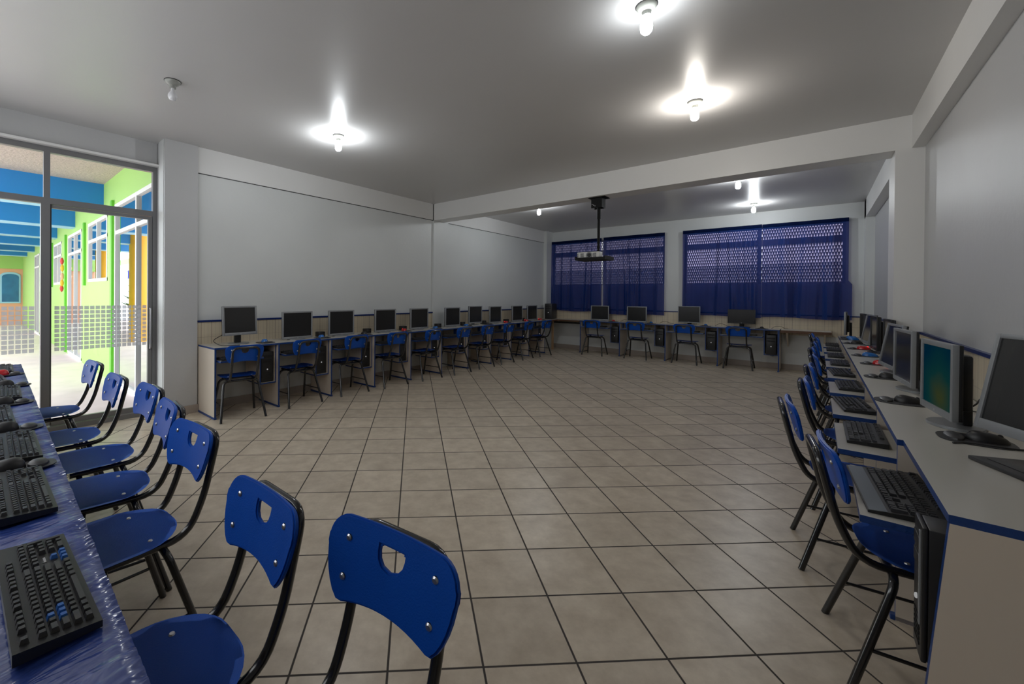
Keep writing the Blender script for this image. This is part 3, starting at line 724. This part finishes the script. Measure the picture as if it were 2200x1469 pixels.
# ------------------------------------------------------------------ keyboards
def make_keyboard(w=.445, d=.145, rest=0, blue=False, style='key', seed=0, mats=None):
    root = thing('keyboard', '', 'keyboard'); U = (w-.03)/22.6; V = (d-.015)/6.45
    slope = .075
    c = MB()
    y0 = -d/2-rest
    c.faces([(-w/2, y0, 0), (w/2, y0, 0), (w/2, d/2, 0), (-w/2, d/2, 0), (-w/2, y0, .008), (w/2, y0, .008), (w/2, -d/2, .012), (-w/2, -d/2, .012), (w/2, d/2, .012+d*slope), (-w/2, d/2, .012+d*slope)],
            [(3, 2, 1, 0), (0, 1, 5, 4), (4, 5, 6, 7), (7, 6, 8, 9), (2, 3, 9, 8), (1, 2, 8, 6, 5), (3, 0, 4, 7, 9)])
    es = [e for e in c.bm.edges if e.calc_face_angle(0) > .5]
    bmesh.ops.bevel(c.bm, geom=es, offset=.003, segments=2, affect='EDGES')
    case = c.build('case', [M['black']], root, .6)
    if rest:
        MB().poly([(-w/2+.002, y0+.003, .0085), (w/2-.002, y0+.003, .0085), (w/2-.002, -d/2, .0130), (-w/2+.002, -d/2, .0130)], [(0, 1, 2, 3)]).build('palm_rest', M['greyrest'], root)
    k = MB()
    def key(x, r, wu, hu=1, m=0):
        x0 = -w/2+.015+x*U; yy = d/2-.0075-r*V-hu*V
        za = .012+(yy+hu*V/2+d/2)*slope; g = .0012; i = .0026; kh = .0078
        a, b_, c_, d_ = x0+g, x0+wu*U-g, yy+g, yy+hu*V-g
        k.faces([(a, c_, za-.001), (b_, c_, za-.001), (b_, d_, za-.001), (a, d_, za-.001), (a+i, c_+i*.8, za+kh), (b_-i, c_+i*.8, za+kh), (b_-i, d_-i, za+kh), (a+i, d_-i, za+kh)],
                [(4, 5, 6, 7), (0, 1, 5, 4), (1, 2, 6, 5), (2, 3, 7, 6), (3, 0, 4, 7)], m)
    bl = {(2, 2), (3, 1), (3, 2), (3, 3)} if blue else set()
    x = 0
    for j in (0, 2, 3, 4, 5, 6.5, 7.5, 8.5, 9.5, 11, 12, 13, 14): key(j, 0, 1)
    for r, ws in ((1.45, [1]*13+[2]), (2.45, [1.5]+[1]*12+[1.5]), (3.45, [1.75]+[1]*11+[2.25]), (4.45, [2.25]+[1]*10+[2.75]), (5.45, [1.25]*3+[6.25]+[1.25]*4)):
        x = 0
        for n_, wu in enumerate(ws):
            key(x, r, wu, 1, 1 if (int(r), n_) in bl else 0); x += wu
    for j in range(3): key(15.3+j, 0, 1); key(15.3+j, 1.45, 1); key(15.3+j, 2.45, 1); key(15.3+j, 5.45, 1, 1, 1 if blue else 0)
    key(16.3, 4.45, 1, 1, 1 if blue else 0)
    for r in (1.45, 2.45, 3.45, 4.45):
        for j in range(3): key(18.6+j, r, 1)
    key(18.6, 5.45, 2); key(20.6, 5.45, 1); key(21.6, 1.45, 1); key(21.6, 2.45, 1, 2); key(21.6, 4.45, 1, 2)
    k.build('keycaps', [M['key'], M['keyblue']], root)
    return root
KT = .597
k1 = make_keyboard(.46, .15, .045); k1.location = (.234, 2.17, KT); k1.rotation_euler = (0, 0, R(-86)); tag(k1, 'wide black keyboard with grey palm rest on the nearest right wall tray', None)
kb = Row(make_keyboard(.42, .14))
for i, (x, y, a) in enumerate(((.185, 3.0, -90), (.18, 3.75, -84), (.195, 4.55, -88), (.175, 5.30, -86), (.185, 6.07, -90), (.175, 6.83, -90), (.175, 7.6, -90), (.175, 8.33, -90))):
    kb.put((x, y, KT), R(a), 'black keyboard on a right wall tray, %s from the near end panel' % ORD[i+1], 'keyboards on the right wall trays')
for i in range(10):
    kb.put((-4.53+(.01 if i % 2 else -.0), 1.65+PL*i+.2515, KT), R(90), 'black keyboard on the left wall tray, %s from the glass door' % ORD[i], 'keyboards on the left wall trays')
for i in range(4):
    kb.put((-4.01+PB*i+.36, 9.28+.06, KT), 0, 'black keyboard on the back wall tray, %s from the corner tower' % ORD[i], 'keyboards on the back wall trays')
# table with the plastic-covered cloth
TZ = .69; TA = math.atan2(.277-.183, -4.82+.75)
def ty(x): return .183+(x+.75)*(.277-.183)/(-4.82+.75)
tb = thing('work_table', 'long table under a shiny blue cover along the front wall', 'table', (0, 0, 0))
x0, x1 = -4.80, -.28
MB().poly([(x0, -.40, TZ-.03), (x1, -.40, TZ-.03), (x1, ty(x1)-.015, TZ-.03), (x0, ty(x0)-.015, TZ-.03), (x0, -.40, TZ-.005), (x1, -.40, TZ-.005), (x1, ty(x1)-.015, TZ-.005), (x0, ty(x0)-.015, TZ-.005)],
           [(3, 2, 1, 0), (4, 5, 6, 7), (0, 1, 5, 4), (1, 2, 6, 5), (2, 3, 7, 6), (3, 0, 4, 7)]).build('tabletop', M['wood'], tb)
for x in (x0+.05, -2.5, x1-.05):
    for y in (-.36, .10): MB().box((x-.02, y-.02, 0), (x+.02, y+.02, TZ-.031), 0, .003).build('leg', M['wood'], tb)
nx, ny = 1500, 26
cl = MB(); rnd = random.Random(4)
ph = [(rnd.uniform(25, 60), rnd.uniform(0, 7), rnd.uniform(.6, 1.2)) for _ in range(5)]+[(rnd.uniform(110, 330), rnd.uniform(0, 7), rnd.uniform(.6, 1.3)) for _ in range(11)]
prof = []
def cz(x, s):   # s 0..1 across the top, >1 hangs over the front edge
    return sum(a*math.sin(f*x+p+1.5*math.sin(3*x+f)) for f, p, a in ph)/6
vs = []
for i in range(nx+1):
    x = x0-.012+(x1-x0+.024)*i/nx; e = ty(x)
    for j in range(ny+1):
        if j <= 18:
            y = -.41+(e+.41)*(j/18)**.8; k = max(0, (y-e+.16)/.16); z = TZ+.0012+.0060*(1.0+max(-1, min(1.3, cz(x+.25*(y-e), 0))))*(.12+.88*k**1.5)-.003*(k > .99)
            vs.append((x, y, z))
        else:
            t = (j-18)/8; y = e+.008*math.sin(min(1, t*3)*PI/2)+.004*cz(x+.2, 1)*t; vs.append((x, y, TZ-.003-.10*t))
cl.faces(vs, [(i*(ny+1)+j, (i+1)*(ny+1)+j, (i+1)*(ny+1)+j+1, i*(ny+1)+j+1) for i in range(nx) for j in range(ny)])
tag(cl.build('table_cover', M['cloth'], None, 3.0), 'crinkled shiny blue plastic cover with gathered edge on the long table', 'tablecloth')
TK = TZ+.0105
kt0 = make_keyboard(.40, .112, 0, True); kt0.location = (-1.125, .0965, TK); kt0.rotation_euler = (0, 0, R(181)); U_ = (.40-.03)/22.6; V_ = (.112-.015)/6.45
lx, ly = -.20+.015+16.8*U_, .056-.0075-3.95*V_; lz = .0125+(ly+.056)*.075
MB().box((lx-.011, ly-.0022, lz-.0005), (lx+.011, ly+.0014, lz+.0007)).box((lx-.0118, ly-.0022, lz-.0005), (lx-.0108, ly+.004, lz+.0007)).build('logo_mark', M['rivet'], kt0)
tag(kt0, 'black keyboard with blue arrow and letter keys on the blue table cover', None, 'keyboards on the covered table')
kt = Row(make_keyboard(.395, .115))
for i, (x, y, a) in enumerate(((-1.70, .100, 180), (-2.215, .118, 179), (-2.83, .078, 180), (-3.42, .14, 178), (-3.97, .10, 183), (-4.5, .16, 178))):
    kt.put((x, y, TK), R(a), 'black keyboard on the blue table cover, %s from the near end' % ORD[i+1], 'keyboards on the covered table')

# ------------------------------------------------------------------ mice and pads
def make_mouse(mat, glow=False):
    root = thing('computer_mouse', '', 'mouse'); b = MB(); n, m_ = 10, 18
    for part in range(1):
        rings = []
        for i in range(n+1):
            a = PI/2*i/n
            rings.append([(.031*math.cos(a)**.6*math.cos(2*PI*k/m_)*(1-.12*math.sin(2*PI*k/m_)), .056*math.cos(a)**.6*math.sin(2*PI*k/m_), .034*math.sin(a)*(1-.25*math.cos(a)**.6*math.sin(2*PI*k/m_))) for k in range(m_)])
        vs = [v for r_ in rings for v in r_]
        b.faces(vs, [(i*m_+k, i*m_+(k+1) % m_, (i+1)*m_+(k+1) % m_, (i+1)*m_+k) for i in range(n) for k in range(m_)]+[tuple(reversed(range(m_)))])
    bmesh.ops.remove_doubles(b.bm, verts=b.bm.verts, dist=.0003)
    b.build('body', M[mat], root, .9)
    MB().lathe([(.008, -.003), (.009, 0), (.008, .003)], 12, 0, Matrix.Translation((0, .030, .024)) @ Matrix.Rotation(PI/2, 4, 'Y')).build('wheel', M['ledr'] if glow else M['dark'], root, .8)
    return root
def make_pad():
    b = MB(); b.prism(rr_outline(.19, .20, .07, 6), 0, .003, 0, .001)
    b.lathe([(.065, .002), (.062, .010), (.045, .016), (0, .018)], 20, 0, Matrix.Translation((0, -.055, 0)) @ Matrix.Diagonal((1, .42, 1, 1)))
    o = b.build('mouse_pad', M['dark'], None, .6); return tag(o, '', 'mouse pad')
pads = Row(make_pad())
mk = {k: Row(make_mouse(k, k == 'mred')) for k in ('mred', 'mblue', 'black')}
CN = {'mred': 'glossy red', 'mblue': 'bright blue', 'black': 'black'}
def mouse(x, y, z, a, col, where, gp, dx=.0, dy=.0):
    a = R(a); p_ = pads.put((x, y, z), a, 'dark mouse pad with wrist rest '+where, 'mouse pads '+gp); p_.scale = (.56 if 'covered' in gp else 1, 1, 1)
    mk[col].put((x-math.sin(a)*.03+dx, y+math.cos(a)*.03+dy, z+.0035), a, CN[col]+' computer mouse '+where, 'mice '+gp)
for i, (y, c_) in enumerate(((2.245, 'mblue'), (2.985, 'mblue'), (3.665, 'black'), (4.43, 'mred'), (5.14, 'mblue'), (5.96, 'mblue'), (6.59, 'black'), (7.26, 'mred'), (8.06, 'mred'), (8.68, 'mred'))):
    mouse(-4.67, y, DZ+.0003, 90, c_, 'on the left wall desks, %s from the glass door' % ORD[i], 'along the left wall')
for i, (x, c_) in enumerate(((-3.31, 'mred'), (-2.55, 'mblue'), (-1.58, 'mblue'), (-.72, 'black'))):
    mouse(x, 9.40, DZ+.0003, 0, c_, 'on the back wall desks, %s from the corner tower' % ORD[i], 'along the back wall')
for i, (x, y, c_) in enumerate(((.475, 2.66, 'black'), (.345, 3.36, 'black'), (.36, 4.30, 'black'), (.385, 5.12, 'mred'), (.36, 5.78, 'mblue'), (.36, 6.50, 'mred'), (.345, 7.22, 'black'), (.345, 7.86, 'mblue'), (.36, 8.05+.50, 'mblue'))):
    if i == 8: x, y = .34, 8.10
    mouse(x, y, DZ+.0003, -90, c_, 'on the right wall desks, %s from the near end' % ORD[i], 'along the right wall')
for i, (x, y, c_) in enumerate(((-1.955, .10, 'black'), (-2.52, .115, 'black'), (-3.125, .13, 'black'), (-3.70, .16, 'black'), (-4.22, .16, 'mred'))):
    mouse(x, y, TK, 180, c_, 'on the blue table cover, %s from the near end' % ORD[i], 'on the covered table')

# small black boxes beside the monitors and loose cables
bx = MB().box((-.05, -.04, 0), (.05, .04, .065), 0, .006); bx.box((-.04, -.042, .02), (.04, -.039, .05), 1)
rb = Row(tag(bx.build('power_regulator', [M['black'], M['dark']], None, .6), '', 'power regulator'))
for i, y in ((2, 3.07), (3, 3.84), (4, 4.55), (5, 5.37), (6, 6.03), (7, 6.69), (8, 7.50), (9, 8.14)):
    rb.put((-4.84, y-.01, DZ), R(90), 'small black power box beside the %s left wall monitor' % ORD[i], 'power boxes along the left wall')
def cable(pts, label, r=.0035):
    b = MB().tube(fillet(pts, .06, 4), r, 6); tag(b.build('cable', M['black'], None, 1.2), label, 'cable')
cable([(-4.60, 1.93, DZ+.004), (-4.66, 1.75, DZ+.004), (-4.80, 1.72, DZ+.05), (-4.86, 1.85, DZ+.10)], 'black cable looping beside the raised monitor by the glass door')
for i, x in enumerate((-3.2, -2.42, -1.45, -.6)):
    cable([(x+.01, 9.50, DZ+.004), (x+.06, 9.56, DZ+.05), (x+.14, 9.52, DZ+.05), (x+.20, 9.62, DZ+.004), (x+.23, 9.68, DZ+.004)], 'black cable trailing right of the %s back wall monitor from the corner' % ORD[i])
for i, x in enumerate((-3.2, -2.32, -1.43, -.54)):
    cable([(x-.04, 9.66, .56), (x-.14, 9.69, .30), (x-.05, 9.69, .2), (x+.05, 9.68, .32), (x+.0, 9.66, .5)], 'black cable hanging under the %s back wall desk from the corner' % ORD[i])
cable([(.40, 2.54, DZ+.004), (.44, 2.58, DZ+.004), (.54, 2.58, DZ+.004), (.63, 2.62, DZ+.004)], 'black cable behind the large leaning monitor on the right wall desk')
for i, y in enumerate((3.2, 4.15, 6.55)):
    cable([(.50, y, DZ+.004), (.56, y-.06, DZ+.06), (.60, y+.06, DZ+.09), (.63, y+.0, DZ+.02), (.58, y+.12, DZ+.004)], 'tangled black cable behind the right wall monitors, %s from the near end' % ORD[i])

# ------------------------------------------------------------------ ceiling lamps
def make_lamp(mat, label):
    root = thing('ceiling_lamp', label, 'ceiling lamp')
    MB().lathe([(.0, 0), (.056, 0), (.056, -.004), (0, -.004)], 24).build('back_plate', M['aludark'], root, .6)
    MB().lathe([(.053, -.004), (.052, -.010), (.040, -.024), (.024, -.034), (.021, -.055), (.0, -.055)], 24).build('lamp_base', M['porcelain'], root, .7)
    if mat == 'bulb_off': pr = [(.012, -.055), (.013, -.075), (.030, -.10), (.031, -.118), (.022, -.138), (0, -.146)]
    else: pr = [(.014, -.055), (.018, -.07), (.028, -.085), (.031, -.115), (.028, -.14), (.018, -.152), (0, -.156)]
    MB().lathe(pr, 20).build('bulb', M[mat], root, .9)
    return root
lw_ = Row(make_lamp('bulb_w', ''))
for (x, y, m_, lab) in ((-3.59, 1.005, 'bulb_off', 'unlit round bulb in a ceiling socket near the glass door'), (-3.555, 2.44, 0, 'lit white bulb over the left side of the room, nearest the left wall'),
                        (-.70, 2.44, 2, 'lit cool white bulb at the top edge, closest to the camera'), (-.745, 3.895, 1, 'lit warm bulb between the cool top bulb and the ceiling beam'),
                        (-.80, 8.78, 0, 'lit bulb beyond the beam, nearest the curtained right window'), (-.78, 6.72, 0, 'lit bulb just beyond the beam above the right curtain'), (-3.66, 6.69, 0, 'lit bulb just under the beam left of the projector mount')):
    if m_ == 0: lw_.put((x, y, ZC), 0, lab)
    else: make_lamp({1: 'bulb_warm', 2: 'bulb_low'}.get(m_, m_), lab).location = (x, y, ZC)

# ------------------------------------------------------------------ projector
pm = thing('projector_mount', 'black ceiling pole mount with tray hanging from the beam', 'projector mount', (-2.145, 5.52, 0))
MB().box((-.11, -.09, ZB-.008), (.11, .09, ZB-.0005), 0, .002).build('ceiling_plate', M['matte'], pm)
br = MB().box((-.08, -.06, ZB-.135), (.055, -.052, ZB-.0085)); br.box((.055, -.06, ZB-.135), (.062, .06, ZB-.0085)); br.box((-.08, .052, ZB-.135), (.055, .06, ZB-.0085))
for k in range(3): br.lathe([(.006, 0), (.005, .003), (0, .004)], 8, 1, Matrix.Translation((-.065+.018*k, -.0605, ZB-.085-.012*k)) @ Matrix.Rotation(PI/2, 4, 'X'))
br.build('bracket', [M['matte'], M['rivet']], pm)
MB().tube([(0, 0, ZB-.009), (0, 0, 2.30)], .022, 14).tube([(0, 0, 2.3005), (0, 0, 1.775)], .017, 14).build('pole', M['matte'], pm, .8)
tr = MB().box((-.23, -.19, 1.752), (.15, .12, 1.760)); tr.box((-.23, -.196, 1.752), (.15, -.19, 1.785)); tr.box((-.236, -.196, 1.752), (-.23, .12, 1.80)); tr.box((.15, -.196, 1.752), (.156, .12, 1.80)); tr.build('tray', M['matte'], pm)
pj = thing('projector', 'white projector with round lens resting on the hanging tray', 'projector', (-2.225, 5.435, 1.7605))
MB().box((-.148, -.07, 0), (.148, .055, .10), 0, .012).build('body', M['white'], pj, .6)
MB().lathe([(.034, -.005), (.040, .010), (.034, .014), (.028, .012), (.022, .004), (0, .006)], 22, 0, Matrix.Translation((.02, -.07, .055)) @ Matrix.Rotation(PI/2, 4, 'X')).build('lens_ring', M['silver'], pj, .7)
MB().lathe([(.024, .0), (.02, .015), (0, .017)], 18, 0, Matrix.Translation((.02, -.07, .055)) @ Matrix.Rotation(PI/2, 4, 'X')).build('lens', M['darker'], pj, .7)
v = MB()
for cx in (-.075, .09):
    for k in range(6): v.box((cx-.022, -.0725, .032+k*.009), (cx+.022, -.0695, .037+k*.009))
for k in range(7): v.box((-.145, -.0725, .03+k*.008), (-.125, -.0695, .034+k*.008))
v.build('vent_grille', M['dark'], pj)

# ------------------------------------------------------------------ curtains
def curtain(x0, x1, z0, z1, seed, label, flare=0):
    rnd = random.Random(seed); b = MB(); n = int((x1-x0)/.0085); mz = 26
    fs = [(rnd.uniform(20, 34), rnd.uniform(0, 6), .5), (rnd.uniform(38, 55), rnd.uniform(0, 6), .2), (rnd.uniform(8, 14), rnd.uniform(0, 6), .5)]
    cs = [(rnd.uniform(x0+.1, x1-.1), rnd.uniform(.028, .06), rnd.uniform(.5, 1), rnd.uniform(-.08, .08)) for _ in range(int((x1-x0)/.17))]
    vs = []
    for j in range(mz+1):
        t = j/mz; z = z1+(z0-z1)*t
        amp = .008+.018*min(1, t*2)
        for i in range(n+1):
            x = x0+(x1-x0)*i/n; xx = x
            if flare and z < 1.55: xx = x+flare*(i/n)**6
            y = YB-.075+amp*sum(a*math.sin(f*x+p+.8*t) for f, p, a in fs)
            for c0, wd, a, dr_ in cs: y -= .065*a*min(1, t*5)*math.exp(-((x-c0-dr_*t)/wd)**2)
            vs.append((xx, y, z+.012*math.sin(5*x+seed)*(t > .98)))
    V, F = b.faces(vs, [(j*(n+1)+i, j*(n+1)+i+1, (j+1)*(n+1)+i+1, (j+1)*(n+1)+i) for j in range(mz) for i in range(n)])
    for f in F:
        if f.calc_center_median().z > z1-.075: f.material_index = 1
    o = b.build('curtain', [M['curtain'], M['hem']], None, 3.0); tag(o, label, 'curtain', 'navy curtains on the back wall')
curtain(-4.945, -3.685, .925, 2.615, 1, 'sheer navy curtain at the left edge of the left window')
curtain(-3.640, -2.365, .885, 2.62, 2, 'sheer navy curtain over the right half of the left window')
curtain(-2.035, -.752, .915, 2.62, 3, 'sheer navy curtain over the left half of the right window')
curtain(-.748, .39, .925, 2.615, 4, 'sheer navy curtain at the right edge of the right window', .045)

# ------------------------------------------------------------------ lights, world, camera
wd = bpy.data.worlds.new('sky'); scene.world = wd; wd.use_nodes = True
nt = wd.node_tree; nt.nodes.clear(); o = nt.nodes.new('ShaderNodeOutputWorld'); bg = nt.nodes.new('ShaderNodeBackground')
bg.inputs['Color'].default_value = (.92, .96, 1, 1); bg.inputs['Strength'].default_value = 4.2; nt.links.new(bg.outputs[0], o.inputs[0])
def area(name, loc, rot, sx, sy, p, col=(1, 1, 1)):
    l = bpy.data.lights.new(name, 'AREA'); l.shape = 'RECTANGLE'; l.size = sx; l.size_y = sy; l.energy = p; l.color = col
    ob = bpy.data.objects.new(name, l); ob.location = loc; ob.rotation_euler = rot; COL.objects.link(ob); return ob
area('front_fill_light', (-3.0, YF+.03, 1.9), (R(90), 0, 0), 3.6, 1.3, 30, (.97, .98, 1))  # added fill lamp in front of the solid wall, no window there

cam = bpy.data.cameras.new('camera'); co = bpy.data.objects.new('camera', cam); COL.objects.link(co); scene.camera = co
f_, cx_, cy_ = 903.667, 945.278, 637.747; yaw, pitch, roll = 0.729994, -0.005463, -0.0081065
cam.sensor_fit = 'HORIZONTAL'; cam.sensor_width = 36; cam.lens = f_/2200*36
cam.shift_x = (1100-cx_)/2200; cam.shift_y = (cy_-734.5)/2200; cam.clip_start = .02; cam.clip_end = 200
def mm(A, B): return [[sum(A[i][k]*B[k][j] for k in range(3)) for j in range(3)] for i in range(3)]
cp, sp, cr_, sr = math.cos(pitch), math.sin(pitch), math.cos(roll), math.sin(roll)
Mx = mm([[cr_, -sr, 0], [sr, cr_, 0], [0, 0, 1]], [[1, 0, 0], [0, cp, -sp], [0, sp, cp]])
L2W = [[math.cos(yaw), 0, -math.sin(yaw)], [math.sin(yaw), 0, math.cos(yaw)], [0, 1, 0]]
def to_w(v): return Vector([sum(L2W[i][k]*v[k] for k in range(3)) for i in range(3)])
r_, u_, fw = to_w(Mx[0]), to_w(Mx[1]), to_w(Mx[2])
m4 = Matrix((r_, u_, -fw)).transposed().to_4x4(); m4.translation = Vector((0, 0, 3.89775*.33)); co.matrix_world = m4

scene.view_settings.view_transform = 'Standard'; scene.view_settings.look = 'None'; scene.view_settings.exposure = 0; scene.view_settings.gamma = 1
scene.cycles.max_bounces = 10; scene.cycles.transparent_max_bounces = 24; scene.cycles.diffuse_bounces = 6; scene.cycles.glossy_bounces = 4
scene.cycles.sample_clamp_indirect = 4; scene.cycles.caustics_reflective = False; scene.cycles.caustics_refractive = False
